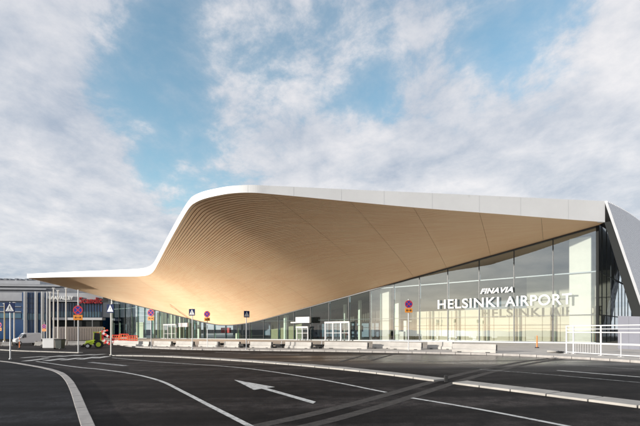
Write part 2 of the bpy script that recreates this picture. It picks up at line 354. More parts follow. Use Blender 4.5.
# batten soffit
NB=100; seam=[]
arc=[0]
for i in range(1,n): arc.append(arc[-1]+(fl2[i]-fl2[i-1]).length)
seam_s=[4.8,9.8,14.9,19.3,24,30,36,43,50,57,63,70,79,88,98]
me_v=[];me_f=[];me_uv=[]
def v_of(u): return 1-(1-u)**1.3
seamset=set()
for q in seam_s:
    i=min(range(n),key=lambda k:abs(rul[k][2]-q)); seamset.add(i)
up=Vector((0,0,1))
for b in range(NB):
    u0=b/NB; u1=(b+.70)/NB; v0=v_of(u0); v1=v_of(u1)
    Aa=[surf(i,v0) for i in range(n)]; Bb=[surf(i,v1) for i in range(n)]
    if b==0: Aa=[a.lerp(c,.02) for a,c in zip(Aa,Bb)]
    runs=[];st=0
    for i in sorted(seamset)+[n]:
        runs.append((st,i)); st=i
    for (i0,i1) in runs:
        ia=i0; ib=min(i1,n-1)
        if ib-ia<1: continue
        A2=[Aa[k].copy() for k in range(ia,ib+1)]; B2=[Bb[k].copy() for k in range(ia,ib+1)]
        for LST in (A2,B2):
            l=(LST[1]-LST[0]); 
            if l.length>.2: LST[0]+=l.normalized()*.012
            l=(LST[-2]-LST[-1])
            if l.length>.2: LST[-1]+=l.normalized()*.012
        m_=len(A2); base=len(me_v); dp=Vector((0,0,.11))
        N2=[]
        me_v+= [p for p in A2]+[p for p in B2]+[p+dp for p in A2]+[p+dp for p in B2]
        for k in range(m_-1):
            for (p,q,r,s_) in ((k,k+1,m_+k+1,m_+k),(k,k+1,2*m_+k+1,2*m_+k),(m_+k,m_+k+1,3*m_+k+1,3*m_+k)):
                me_f.append((base+p,base+q,base+r,base+s_)); me_uv.append([( (arc[ia+k])/4.0+b*.37,b+.5)]*4)
me=bpy.data.meshes.new('soffit_battens'); me.from_pydata([v-T.location for v in me_v],[],me_f); me.materials.append(M_wood)
uvl=me.uv_layers.new(name='UVMap'); li=0
for f in me_uv:
    for c in f: uvl.data[li].uv=c; li+=1
so=bpy.data.objects.new('soffit',me); COL.objects.link(so); so.parent=T
mb=MB(); K=20
for i in range(n-1):
    for k in range(K):
        a=k/K; c=(k+1)/K; dz=Vector((0,0,.13))
        mb.add([surf(i,a)+dz,surf(i+1,a)+dz,surf(i+1,c)+dz,surf(i,c)+dz],[(0,1,2,3)])
mb.build('soffit_backing',M_back,T)

# glazing
GB=g(0)  # base follows the sloping plaza
def gb(s): return g(fac(s).x)+KH
SEND=112.0; pitch=3.7; bays=[]; s=0
while s<SEND-.1:
    bays.append((s,min(SEND,s+pitch))); s+=pitch
for a,b in bays:
    mb=MB(); n_=6
    bot=[fac(a+(b-a)*k/n_,0,gb(a+(b-a)*k/n_)) for k in range(n_+1)]; tp=[fac(a+(b-a)*k/n_,0,G(a+(b-a)*k/n_)) for k in range(n_+1)]
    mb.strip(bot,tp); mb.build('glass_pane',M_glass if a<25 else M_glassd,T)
for a,b in bays:
    mb=MB(); mb.bar(fac(a+.0,.03,gb(a)-.02),fac(a,.03,G(a)-.01),.09,.14,N); mb.build('mullion',M_mull,T)
M_fin=glassmat('glass fin edge',(.55,.75,.75),.3)
for a,b in bays:
    mb=MB(); mb.bar(fac(a+.055,.22,gb(a)),fac(a+.055,.22,G(a)-.03),.02,.40,N); mb.build('glass_fin',M_fin,T)
for z,h,m in ((7.18,.10,M_trans),(3.15,.06,M_mull)):
    ss=[k*.5 for k in range(int(SEND*2)) if G(k*.5)>z+.05]
    run=[]
    for k in ss+[1e9]:
        if run and k-run[-1]>.6:
            mb=MB(); mb.bar(fac(run[0],.12,z),fac(run[-1],.12,z),.06,h); mb.build('transom',m,T); run=[]
        run.append(k)
# glass top edge cap (dark line under the soffit), base sill
ss=[k*.8 for k in range(int(SEND/.8)+1)]
mb=MB()
for a,b in zip(ss,ss[1:]): mb.bar(fac(a,-.02,G(a)-.06),fac(b,-.02,G(b)-.06),.22,.14)
mb.build('head_frame',M_mull,T)
mb=MB()
for a,b in zip(ss,ss[1:]): mb.bar(fac(a,.02,gb(a)+.05),fac(b,.02,gb(b)+.05),.2,.12)
mb.build('base_sill',M_trans,T)
# side glazing at the right corner
SW=22
mb=MB(); mb.add([fac(0,0.06,gb(0)),fac(0,SW,gb(0)+.1),fac(0,SW,12.9),fac(0,.06,11.6)],[(0,1,2,3)]); mb.build('side_glass',M_glass2,T)
mb=MB()
for k in range(1,9): mb.bar(fac(.0,k*2.4,gb(0)),fac(.0,k*2.4,12.4),.06,.08,D)
mb.build('side_mullion',M_mull,T)
mb=MB(); mb.bar(fac(-.06,.1,7.18),fac(-.06,SW,7.18),.05,.1); mb.bar(fac(-.06,.1,3.15),fac(-.06,SW,3.15),.05,.08); mb.build('transom',M_mull,T)
mb=MB(); mb.bar(fac(-.05,-.03,gb(0)),fac(-.05,-.03,11.45),.22,.22,N); mb.build('corner_post',M_dark,T)
# inside: floor, ceiling, walls, columns
mb=MB(); mb.prism([fac(-.0,.15).xy,fac(SEND+8,.15).xy,fac(SEND+8,45).xy,fac(0,45).xy],zz(0),zz(KH+.015)); mb.build('hall_floor',M_floor,T)
mb=MB(); ss=[0]+[k*1.5 for k in range(1,80)]
mb.strip([fac(k,.1,G(k)+.03) for k in ss],[fac(k,45,max(5.2,G(k)+.03)) for k in ss]); mb.build('hall_ceiling',M_ceil,T)
def wall(s0,s1,w,z1,name,m,th=.25,z0=0):
    mb=MB(); mb.prism([fac(s0,w).xy,fac(s1,w).xy,fac(s1,w+th).xy,fac(s0,w+th).xy],zz(z0),lambda p:z1); return mb.build(name,m,T)
wall(-.0,118,44,13,'rear_wall',mat('rear wall grey',(.15,.19,.23),.7,var=.15,vscale=.2))
# cream wall with joints
cw=wall(.6,22.9,5.6,4.2,'inner_wall',M_cream)
mb=MB()
for k in range(0,13): mb.bar(fac(.8+k*1.8,5.58,.4),fac(.8+k*1.8,5.58,4.15),.03,.05,N); 
for k in range(0,6): mb.bar(fac(1.6+k*3.7,5.4,.4),fac(1.6+k*3.7,5.4,4.2),.10,.10,N)
for z in (1.85,3.2): mb.bar(fac(.6,5.57,z),fac(22.8,5.57,z),.03,.05)
mb.build('wall_joint',mat('panel joint brown',(.33,.26,.15),.6),T)
wall(.6,9.5,11,8.5,'inner_wall',mat('pale plaster',(.60,.55,.44),.7,var=.06,vscale=.3))
wall(9.6,25.5,13,6.6,'inner_wall',mat('grey plaster',(.22,.26,.30),.7,var=.1,vscale=.2))
def colm(px,wd,w,zt=None,th=.5,nm='column'):
    s=s_at(px,w); mb=MB(); z=zt or G(s)+.5; mb.prism([fac(s-wd/2,w).xy,fac(s+wd/2,w).xy,fac(s+wd/2,w+th).xy,fac(s-wd/2,w+th).xy],zz(0),lambda p:z); mb.build(nm,M_creamc,T,bevel=.04)
colm(580,1.85,.45,10.6); colm(384.5,1.45,1.6); colm(285,.7,1.2); colm(198,.8,1.2); colm(153,.7,1.0); colm(111.5,.6,1.0)
colm(396,.9,6); colm(405,.5,6,3.0); colm(359,.35,5); colm(344,.35,5)
colm(412,1.6,7,3.0)
# dark timber slatted core + windows behind the entrance
for (a,b,w,z) in ((23.5+4,41,7,9),(41.2,56,8,5.5)):
    mb=MB(); k=a
    while k<b:
        mb.prism([fac(k,w).xy,fac(k+.28,w).xy,fac(k+.28,w+.2).xy,fac(k,w+.2).xy],zz(2.9),lambda p:z); k+=.42
    mb.build('slat_screen',M_slat,T)
    wall(a,b,w+.4,z,'inner_wall',M_dark); 
    mb=MB(); k=a
    while k<b:
        mb.prism([fac(k,w-.1).xy,fac(k+1.5,w-.1).xy,fac(k+1.5,w).xy,fac(k,w).xy],zz(.5),lambda p:2.7); k+=1.85
    mb.build('inner_window',M_bluep,T)
wall(44,52,5,3.3,'inner_wall',mat('olive panel',(.30,.26,.14),.7,var=.1),.2)
s=s_at(194)
while s<s_at(157):
    colz=G(s)-.1; mb=MB(); mb.prism([fac(s,2.6).xy,fac(s+.55,2.6).xy,fac(s+.55,2.9).xy,fac(s,2.9).xy],zz(0),lambda p:colz); mb.build('light_fin',M_cream,T); s+=1.75+random.random()*.8
wall(s_at(196,4),s_at(157,4),4,6,'inner_wall',mat('olive dark panel',(.14,.13,.07),.7,var=.2),.2)
wall(s_at(147,4),s_at(140,4),3.0,3.6,'inner_wall',M_cream,.2)
wall(s_at(138,9),s_at(112,9),9,5.5,'inner_wall',mat('dark green reflection',(.05,.09,.09),.6,var=.3,vscale=.5),.2)  # dark green sheet behind the end bays imitates a reflection in the glass
# interior bits low down
for px,w,hh,wd,m,nm in ((237,2.5,1.1,1.0,M_cream,'ticket_counter'),(401,3,1.25,.8,M_creamc,'ticket_counter'),(225,6,2.3,3,M_red,'red_panel')):
    s=s_at(px,w); mb=MB(); z0=g(fac(s).x)+KH; mb.prism([fac(s-wd/2,w).xy,fac(s+wd/2,w).xy,fac(s+wd/2,w+.5).xy,fac(s-wd/2,w+.5).xy],(lambda p,z0=z0:z0+ (1.2 if m is M_red else 0)),lambda p:z0+hh); mb.build(nm,m,T,bevel=.03)

# entrance portals
def portal(px0,px1,zt,nb,pw=.16,w0=-.55):
    s0=s_at(px1,w0); s1=s_at(px0,w0); z0=gb(s0)
    fr=MB(); gl=MB()
    for k in range(nb+1):
        s=s0+(s1-s0)*k/nb; fr.bar(fac(s,w0,gb(s)),fac(s,w0,zt),pw,pw,N)
        if k<nb:
            e=s0+(s1-s0)*(k+1)/nb; gl.add([fac(s+.1,w0,gb(s)+.1),fac(e-.1,w0,gb(e)+.1),fac(e-.1,w0,zt-.2),fac(s+.1,w0,zt-.2)],[(0,1,2,3)])
    fr.bar(fac(s0-.08,w0,zt-.1),fac(s1+.08,w0,zt-.1),.3,.22); fr.bar(fac(s0,w0,gb(s0)+1.1),fac(s1,w0,gb(s1)+1.1),.05,.05)
    fr.bar(fac(s0,w0/2,zt-.05),fac(s1,w0/2,zt-.05),-w0*.9,.08)
    o=fr.build('entrance_door',M_white2,T); gl.build('door_glass',M_glass,o)
portal(325.5,349.3,2.86,3); portal(164,176,2.9,3,.14); portal(297,308,2.2,2,.12)
def signbox(px0,px1,z0,z1,w):
    s0=s_at(px1,w); s1=s_at(px0,w); mb=MB(); mb.prism([fac(s0,w).xy,fac(s1,w).xy,fac(s1,w+.4).xy,fac(s0,w+.4).xy],lambda p:z0,lambda p:z1); mb.build('sign_box',M_white2,T,bevel=.03)
z_=lambda py,px,w: EYE+(HY-py)/FP*fac(s_at(px,w),w).y
signbox(295.5,309.3,z_(323,302,-1.2),z_(317,302,-1.2),-1.2); signbox(178.5,187,z_(327,183,-1.2),z_(323,183,-1.2),-1.2)
signbox(290.5,296,z_(323.2,293,-1.2),z_(322,293,-1.2),-1.2)

# letters on the glass
def text_part(body, s_left, s_right, z_base, cap, w, m, parent, name, italic=0, thick=.012, bold=.0, Mx=None):
    cu=bpy.data.curves.new('t','FONT'); cu.body=body; cu.size=1; cu.extrude=.05; cu.offset=bold; cu.shear=italic; cu.space_character=1.08
    ob=bpy.data.objects.new('t',cu); COL.objects.link(ob); bpy.context.view_layer.update()
    me=bpy.data.meshes.new_from_object(ob.evaluated_get(bpy.context.evaluated_depsgraph_get())); bpy.data.objects.remove(ob); bpy.data.curves.remove(cu)
    xs_=[v.co.x for v in me.vertices]; ys_=[v.co.y for v in me.vertices]; x0,x1,y0,y1=min(xs_),max(xs_),min(ys_),max(ys_)
    if Mx is None:
        L=s_left-s_right
        f=lambda v: fac(s_left-(v.x-x0)/(x1-x0)*L, w-(v.z)*1.2, z_base+(v.y-y0)/(y1-y0)*cap)
    else: f=lambda v: Mx((v.x-x0)/(x1-x0),(v.y-y0)/(y1-y0),v.z)
    off=parent_world(parent) if parent else Vector()
    for v in me.vertices: v.co=f(v.co.copy())-off
    me.materials.clear(); me.materials.append(m); me.name=name
    o=bpy.data.objects.new(name,me); COL.objects.link(o); o.parent=parent; return o
M_let=mat('white letter metal',(.85,.85,.83),.4)
text_part('HELSINKI',s_at(438,-.3),s_at(499,-.3),4.16,1.06,-.3,M_let,T,'lettering',bold=.008)
text_part('AIRPORT',s_at(505.5,-.3),s_at(572,-.3),4.16,1.06,-.3,M_let,T,'lettering',bold=.008)
sl,sr=s_at(480.5,-.3),s_at(513,-.3)
text_part('FINAVIA',sl,sr,z_(294,481,-.3),.56,-.3,M_let,T,'lettering',italic=.35,bold=.02)

# leaning ribbed side wall
A_top=Fs[0].copy(); OUT=-D
foot=lambda m: A_top+OUT*3.5+N*m
def side(m,v):  # v 0 top .. 1 ground
    t=A_top+N*m; t.z=ROOF+ .14*m - .0012*m*m; f=foot(m); f.z=g(f.x)+KH; 
    return t.lerp(f,v)
SL=28
mb=MB(); mbb=MB(); nr=110
# ribs run down the slope: alternate planes
SWP=7.0; pt=.85; k=0
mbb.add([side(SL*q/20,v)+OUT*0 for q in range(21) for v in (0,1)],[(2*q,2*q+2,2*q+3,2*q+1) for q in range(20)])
m0=-SWP
while m0<SL:
    m1=m0+pt*.6; ra=[]; rb=[]
    for q in range(7):
        v=q/6; va=max(v,-m0/SWP if m0<0 else 0); vb=max(v,-m1/SWP if m1<0 else 0)
        ra.append(side(m0+SWP*va,va)); rb.append(side(m1+SWP*vb,vb))
    o=OUT*.10+Vector((0,0,.03))
    mb.strip([p+o for p in ra],[p+o for p in rb]); mb.strip(ra,[p+o for p in ra]); mb.strip([p+o for p in rb],rb)
    m0+=pt
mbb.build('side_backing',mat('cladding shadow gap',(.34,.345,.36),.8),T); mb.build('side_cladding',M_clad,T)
mb=MB()
mb.add([side(0,0)-OUT*.05+Vector((0,0,-1.9)),side(0,0)+Vector((0,0,-1.9))+OUT*.42,side(0,1)+OUT*.02,side(0,1)-OUT*.9,
        side(1.2,0)-OUT*.05+Vector((0,0,-1.9)),side(1.2,0)+Vector((0,0,-1.9))+OUT*.42,side(1.2,1)+OUT*.02,side(1.2,1)-OUT*.9],[(0,1,2,3),(0,3,7,4),(4,7,6,5),(1,5,6,2)])
mb.build('leaning_frame',M_dark,T)
mb=MB(); mb.bar(side(-.03,0)+OUT*.06,side(-.03,1)+OUT*.06,.20,.05,N); mb.build('edge_trim',M_hband,T)

# ------------------------------------------------------------------ grey ramp wall, railing at right
def gz(p): return g(p.x)
p=gp(618,347,KH); a=at(618,316,30.5); 
R0=thing('ramp_wall','long blank grey panelled wall behind the white railing at right','wall',(a.x,a.y,gz(a)+KH))
b=at(720,334,25); 
mb=MB(); mb.prism([(a.x,a.y),(b.x,b.y),(b.x+.2,b.y+.3),(a.x+.2,a.y+.3)],zz(0),lambda p: a.z if abs(p[0]-a.x)<.5 else b.z+.9); mb.build('panel',M_grey,R0)
mb=MB()
for k in range(1,8):
    t=k/8; q=a.lerp(b,t); zt=a.z+(b.z+.9-a.z)*t; mb.bar(Vector((q.x,q.y-.004,g(q.x)+KH)),Vector((q.x,q.y-.004,zt-.02)),.02,.01,Vector((0,1,0)))
mb.build('panel_joint',M_hband2,R0)
# railing
r0=gp(566,353.6,KH); r1=gp(640,358.3,KH); rd=(r1-r0); rd.z=0; rlen=rd.length; rd.normalize()
RL=thing('railing','white tubular railing along the plaza edge before the grey wall','railing',(r0.x,r0.y,gz(r0)+KH))
def rp(d,h): q=r0+rd*d; return Vector((q.x,q.y,g(q.x)+KH+h))
posts=[(px,) for px in (566,573.5,601,621)]
def d_at(px):
    a_=(px-HX)/FP; return (r0.x-a_*r0.y)/(a_*rd.y-rd.x)
ds=[d_at(566.5),d_at(573.5),d_at(601),d_at(621),d_at(643),d_at(668)]
for i,d_ in enumerate(ds):
    mb=MB(); r=.045 if i!=3 else .022; mb.tube(rp(d_,0),rp(d_,1.68 if i!=3 else 1.3),r); mb.box(-.1,.1,-.1,.1,0,.02,Matrix.Translation(rp(d_,0))); mb.build('post',M_white2,RL,smooth=False)
for h,r in ((1.66,.032),(1.47,.022),(1.28,.03),(.66,.05),(.10,.025)):
    mb=MB(); mb.tube(rp(ds[0],h),rp(ds[-1],h),r); mb.build('rail',M_white2,RL)
mb=MB()
for k in range(10):
    d_=ds[1]+(ds[2]-ds[1])*(k+1)/11; mb.tube(rp(d_,.1),rp(d_,.64),.009,6)
mb.build('baluster',M_white2,RL)
# rubble at the railing's foot
q=gp(553,352.8,KH); sk=thing('white_sack','slumped white sack on the plaza at the left end of the railing','sack',q)
def blob(c,sx,sy,sz,seed,n=12):
    mb=MB(); random.seed(seed); vs=[];fs=[]
    for i in range(n//2+1):
        th=pi*i/(n//2)
        for j in range(n):
            ph=2*pi*j/n; k=1+random.uniform(-.13,.13)
            vs.append(Vector(c)+Vector((sx*sin(th)*cos(ph)*k,sy*sin(th)*sin(ph)*k,sz*(cos(th)*.9+.9)*(k if 0<i<n//2 else 1)*.55)))
    for i in range(n//2):
        for j in range(n): fs.append((i*n+j,i*n+(j+1)%n,(i+1)*n+(j+1)%n,(i+1)*n+j))
    mb.add(vs,fs); return mb
blob(q,.38,.2,.17,3).build('bag',M_conc,sk,smooth=True)
q2=gp(560,353.2,KH); o=blob(Vector(),.26,.16,.13,5).build('rubber_block',M_black); o.location=q2; tag(o,'black rubber block beside the white sack at the railing foot','block')
q3=gp(553,359,.0); o=blob(Vector(),.3,.14,.1,8).build('rubble_pile',M_kerb); o.location=q3; tag(o,'small grey heap of stones in the road against the kerb','rubble')

# orange bollard
def cone_post(px,py,hh,m,label,lift,name='delineator_post',band=True,grp=None):
    q=gp(px,py,lift); o=thing(name,label,'post',q,grp)
    mb=MB(); mb.tube(q,q+Vector((0,0,hh)),.055,12,.04); mb.build('post',m,o)
    mb=MB(); mb.tube(q,q+Vector((0,0,.07)),.17,14,.13); mb.build('base',M_black,o)
    if band:
        mb=MB(); mb.tube(q+Vector((0,0,hh*.62)),q+Vector((0,0,hh*.78)),.056,12); mb.build('reflector_band',M_white2,o)
cone_post(537,346.5+1.5,.95,M_orange,'single orange post on the plaza before the cream wall',KH,band=False)
cone_post(19.5,348.3,1.25,M_orange,'orange post on the road in front of the white van',0,grp='orange posts on the far road')
cone_post(51.2,349,1.05,M_orange,'orange post standing against the white site crate',0,grp='orange posts on the far road')
# small black post at median gap
q=gp(446,382.3); mb=MB(); mb.box(-.05,.05,-.05,.05,0,.22); o=mb.build('marker_stub',M_black,bevel=.01); o.location=q; tag(o,'stubby black marker in the gap between the two pale median kerbs','marker')

# ------------------------------------------------------------------ concrete barriers
def barrier_proto():
    o=thing('concrete_barrier','x','barrier',(0,0,0),'concrete barriers along the plaza kerb')
    mb=MB(); L=.5; pr=[(-.24,0),(-.24,.18),(-.15,.26),(-.13,.56),(.13,.56),(.15,.26),(.24,.18),(.24,0)]
    n=len(pr); A=[Vector((-L,y,z)) for y,z in pr]; B=[Vector((L,y,z)) for y,z in pr]
    mb.add(A+B,[tuple(range(n)),tuple(range(n,2*n))[::-1]]+[(i,(i+1)%n,n+(i+1)%n,n+i) for i in range(n)])
    mb.build('body',M_conc,o,bevel=.015)
    mb=MB(); mb.box(L,L+.012,-.05,.05,.15,.5); mb.build('coupling_plate',M_dark,o)
    mb=MB(); mb.box(-L*.75,-L*.55,-.245,.245,.0,.05); mb.box(L*.55,L*.75,-.245,.245,.0,.05); mb.build('lifting_slot',M_black,o)
    return o
def copy_tree(o,par=None):
    c=o.copy(); COL.objects.link(c)
    if par: c.parent=par
    for ch in [k for k in list(COL.objects) if k.parent==o]: copy_tree(ch,c)
    return c
bp=barrier_proto(); first=True
blist=[((115,345.3),(150,346.3),'pale barrier beside the red and white barricades, leftmost of the kerb row'),
((155,346.2),(172,346.5),'pale barrier just right of the orange plated prohibition sign nearest the portal'),
((177,346.5),(194,346.8),'short pale barrier behind the blue crossing sign post at the low dip of the soffit'),
((200,346.8),(219,347.2),'pale barrier behind the no stopping sign near the lowest dip of the soffit'),
((225,347.2),(240,347.4),'pale barrier left of the narrow side turned crossing sign'),
((251,347.8),(272,348),'pale barrier right of the narrow side turned crossing sign'),
((286,348.2),(312,348.5),'pale barrier below the white sign box of the entrance'),
((325,348.6),(368,349),'long pale barrier in front of the triple framed entrance'),
((373,348.4),(391,348.5),'pale barrier before the wide cream column, partly behind its neighbour'),
((391,349.4),(422,349.8),'pale barrier beside the post of the rightmost no stopping sign'),
((428,349),(453,349.4),'pale barrier under the start of the large lettering, partly behind the rightmost one'),
((453,352),(496.5,352.8),'largest and rightmost pale barrier with its dark end showing')]
for a_,b_,lab in blist:
    p=gp(a_[0],a_[1],KH); q=gp(b_[0],b_[1],KH)
    o=bp if first else copy_tree(bp); first=False
    d=q-p; L=d.length; o.location=(p+q)/2; o.rotation_euler=(0,0,atan2(d.y,d.x)); o.scale=(max(1,L),1,1); o['label']=lab
    o['group']='concrete barriers along the plaza kerb'
# dark stacked rubber feet between barriers
for px,py,lab in ((246,347.6,'low dark heap between two barriers beside the side turned crossing sign'),(279,347.9,'low dark heap between barriers left of the white sign box'),(319,348.6,'dark heap with a leaning pipe between barriers below the entrance'),(175,346,'tiny dark heap behind the blue crossing sign post'),(222.5,346.5,'tiny dark heap between barriers under the lowest soffit')):
    q=gp(px,py,KH); o=thing('rubber_foot_stack',lab,'stack',q,'dark heaps between the barriers'); mb=MB(); random.seed(int(px))
    k=6 if px<230 else 14; wd=.2 if px<230 else .48
    for i in range(k):
        c=q+Vector((random.uniform(-wd,wd),random.uniform(-.2,.2),random.choice((0,.12,.24)) )); rr=random.uniform(-.5,.5)
        mb.box(-.28,.28,-.14,.14,0,.11,Matrix.Translation(c)@Matrix.Rotation(rr,4,'Z'))
    mb.build('rubber_foot',M_black,o,bevel=.02)
    if px>230: mb=MB(); mb.tube(q+Vector((-.3,0,.35)),q+Vector((.55,.1,.12)),.03,8); mb.tube(q+Vector((.2,0,.3)),q+Vector((.25,.05,.62)),.025,8); mb.build('pipe',M_steel,o)

# ------------------------------------------------------------------ road signs
def disc(mb,c,r,y,n=28,r0=0):
    if r0==0: mb.add([Vector(c)+Vector((r*cos(2*pi*i/n),y,r*sin(2*pi*i/n))) for i in range(n)],[tuple(range(n))])
    else:
        a=[Vector(c)+Vector((r*cos(2*pi*i/n),y,r*sin(2*pi*i/n))) for i in range(n)]; b=[Vector(c)+Vector((r0*cos(2*pi*i/n),y,r0*sin(2*pi*i/n))) for i in range(n)]
        mb.add(a+b,[(i,(i+1)%n,n+(i+1)%n,n+i) for i in range(n)])
def nostop(q,hh,zc,r,label,rot=0,post_r=.035,plate=True,pm=None):
    o=thing('no_stopping_sign',label,'road sign',q,'round no stopping signs')
    def B(mb,nm,m,par=o,bev=0): return mb.build(nm,m,par,bevel=bev,world=False)
    mb=MB(); mb.tube((0,0,0),(0,0,hh),post_r,10); mb.tube((0,0,hh),(0,0,hh+.02),post_r*1.2,10); B(mb,'post',pm or M_steel)
    mb=MB(); mb.tube((0,-post_r-.03,zc),(0,-post_r-.005,zc),r,28); pl=B(mb,'sign_disc',M_sblue)
    y=-post_r-.034
    mb=MB(); disc(mb,(0,0,zc),r*1.0,y,r0=r*.80)
    for an in (45,135):
        M_=Matrix.Translation((0,y-.001*(an/45),zc))@Matrix.Rotation(R(an),4,'Y'); mb.box(-r*.82,r*.82,-.001,.0,-r*.085,r*.085,M_)
    B(mb,'red_ring',M_red,pl)
    if plate:
        mb=MB(); mb.box(-r*.95,r*.95,-post_r-.03,-post_r-.005,zc-r*1.05-r*1.1,zc-r*1.06); p2=B(mb,'plate',M_yel)
        mb=MB(); zz0=zc-r*1.6
        mb.box(-r*.6,r*.6,y-.002,y,zz0-.02,zz0+.02); mb.add([(-r*.7,y-.003,zz0),(-r*.4,y-.003,zz0+.1),(-r*.4,y-.003,zz0-.1)],[(0,1,2)]); mb.add([(r*.7,y-.003,zz0),(r*.4,y-.003,zz0+.1),(r*.4,y-.003,zz0-.1)],[(0,1,2)])
        B(mb,'plate_arrow',M_black,p2)
    o.rotation_euler=(0,0,rot); return o
def gq(px,py,lift): return gp(px,py,lift)
def zat(q,py): return EYE+(HY-py)/FP*q.y-q.z
q=gq(408.5,350.5,KH); nostop(q,zat(q,299.5),zat(q,304.2),.29,'no stopping sign in front of the grey glazing, nearest the big lettering',.1)
q=gq(207.3,347.5,KH); nostop(q,zat(q,311),zat(q,314.2),.31,'no stopping sign before the lowest sweep of the soffit',-.15)
q=gq(151.2,349,KH); nostop(q,zat(q,309),zat(q,312.8),.33,'no stopping sign before the far left glazing, right of the tractor',-.2)
q=gq(78.3,352.5,0); nostop(q,zat(q,290),zat(q,310.2),.40,'no stopping sign on a tall white mast in front of the hotel',.1,.05,pm=M_white2)
q=at(44.3,338,72); q.z=g(q.x); nostop(q,zat(q,322),zat(q,326.5),.38,'small distant no stopping sign among the poles of the hotel',-.1)
q=at(-.5,340,60); q.z=g(q.x); nostop(q,zat(q,322),zat(q,325),.38,'no stopping sign cut by the left edge of the picture',-.1)

def crossing(q,hh,sz,label,rot=0,post_r=.04,pm=None):
    o=thing('crossing_sign',label,'road sign',q,'blue pedestrian crossing signs')
    def B(mb,nm,m,par=o,bev=0): return mb.build(nm,m,par,bevel=bev,world=False)
    mb=MB(); mb.tube((0,0,0),(0,0,hh+.03),post_r,10); mb.tube((0,0,0),(0,0,.05),post_r*2.2,10); B(mb,'post',pm or M_steel)
    zc=hh-sz/2; y0=-post_r-.03
    mb=MB(); mb.box(-sz/2,sz/2,y0,-post_r-.004,zc-sz/2,zc+sz/2); pl=B(mb,'sign_plate',M_blue,bev=.008)
    mb=MB(); y=y0-.004; mb.add([(-sz*.42,y,zc-sz*.36),(sz*.42,y,zc-sz*.36),(0,y,zc+sz*.42)],[(0,1,2)]); B(mb,'white_triangle',M_white2,pl)
    mb=MB(); y-=.004; k=sz
    disc(mb,(0,0,zc+.17*k),.035*k,y,12)
    for a,b,w in (((0,.13),(.0,-.03),.07),((0,-.02),(-.09,-.2),.035),((0,-.02),(.08,-.2),.035),((0,.1),(-.09,.0),.028),((0,.1),(.08,.01),.028),((-.25,-.27),(-.12,-.27),.04),((-.06,-.27),(.06,-.27),.04),((.12,-.27),(.25,-.27),.04)):
        A=Vector((a[0]*k,y,zc+a[1]*k)); Bv=Vector((b[0]*k,y,zc+b[1]*k)); mb.bar(A,Bv,w*k,.003,Vector((0,1,0)))
    B(mb,'pedestrian_symbol',M_black,pl)
    o.rotation_euler=(0,0,rot); return o
q=gq(10.3,359.3,0); crossing(q,zat(q,302.8),.66,'crossing sign on grey post before the hotel, leftmost of all',.05)
q=gq(111,355.3,0); crossing(q,zat(q,304.4),.64,'crossing sign on pale post right of the lime tractor',-.3,.05,pm=M_postc)
q=gq(192.3,349.2,KH); crossing(q,zat(q,309),.60,'crossing sign beside the white portal box, left of a no stopping sign',-.25)
q=gq(246.3,349.6,KH); crossing(q,zat(q,311),.55,'crossing sign turned partly sideways right of the soffit low point',.75)

# ------------------------------------------------------------------ hotel
def hp(px,z,push=0):         # point on the hotel's front plane
    a_=(px-HX)/FP; y0=122.0; k=.10           # front plane: Y = y0 + k*(X+83)
    Y=(y0+k*83+push)/(1-k*a_); return Vector((a_*Y,Y,z))
def hz(px,py,push=0): return EYE+(HY-py)/FP*hp(px,0,push).y
b0=hp(40,0); H=thing('hotel_building','large grey hotel block with dark blue glazing and white fins behind the poles','hotel',(b0.x,b0.y,g(b0.x)))
def hbox(px0,px1,py1,py0,name,m,front=0,depth=8,z0=None):
    a_=hp(px0,0,front); b_=hp(px1,0,front); zt0,zt1=hz(px0,py0,front),hz(px1,py1 if False else py0,front)
    zb=hz(px0,py1,front) if z0 is None else z0
    mb=MB(); mb.prism([a_.xy,b_.xy,(b_+Vector((0,depth,0))).xy,(a_+Vector((0,depth,0))).xy],lambda p:zb,lambda p:zt0); return mb.build(name,m,H)
hbox(-60,103,345,291,'wall',M_hglass,0,22)
hbox(-60,103,300.5,291.6,'metal_band',M_hband,-.8,3)
hbox(-60,97,291.2,284,'metal_band',M_hband2,-.2,20); hbox(-60,60,285.5,283.6,'metal_band',M_hband,-.9,20); hbox(-60,46,288.9,287.6,'metal_band',M_hband,-.9,20)
hbox(-60,40,283.4,279.6,'roof_storey',M_hband,3,15)
for k in range(9):
    hbox(-8+k*5.2+random.random()*2,-5.5+k*5.2+random.random()*2,280,278.2+random.random(),'roof_vent',M_hband2,8,2)
hbox(22,46,345,292.5,'glass_bay',M_hglass,-2.6,3)
hbox(22.3,45.7,320,313.5,'glass_bay_reflection',M_hglass_refl,-2.75,.3)  # reflection on the bay glass, drawn as a paler strip
hbox(-60,21,318,313,'window_band',M_hglass_refl,-.5,.4); hbox(-60,21,306.5,305.9,'window_frame',M_hband,-.6,.4); hbox(-60,21,311.8,310.9,'window_frame',M_hband,-.7,.4)
hbox(47,103,301.5,294,'sign_band',mat('light grey band',(.42,.43,.45),.5,var=.05),-3,3)
hbox(47,103,317.5,303,'window_band',M_hglass,-1.2,.5); hbox(50,101,317,311.5,'window_band',M_hglass_refl,-1.35,.3)
hbox(52,102,320,317.6,'metal_band',mat('white band',(.6,.6,.62),.5),-2.4,2)
hbox(52,102,326.5,320.2,'recess',M_dark,-1.8,.4)
for k in range(20):
    px=49+k*2.8; hbox(px,px+.3,317.4,303,'window_frame',M_mull,-1.45,.1)
for k in range(8): hbox(23.4+k*2.9,23.6+k*2.9,334,293,'window_frame',M_mull,-2.85,.1)
for k in range(4): hbox(22.3,45.7,298.2+k*5,298+k*5,'window_frame',M_mull,-2.86,.1)
for px in (24,35,41.5,46.5): hbox(px-.45,px+.45,341,291.6,'white_fin',M_white2,-3.8,1.2)
for px in (74,92): hbox(px,px+.5,327,320,'post',M_hband,-2.6,.3)
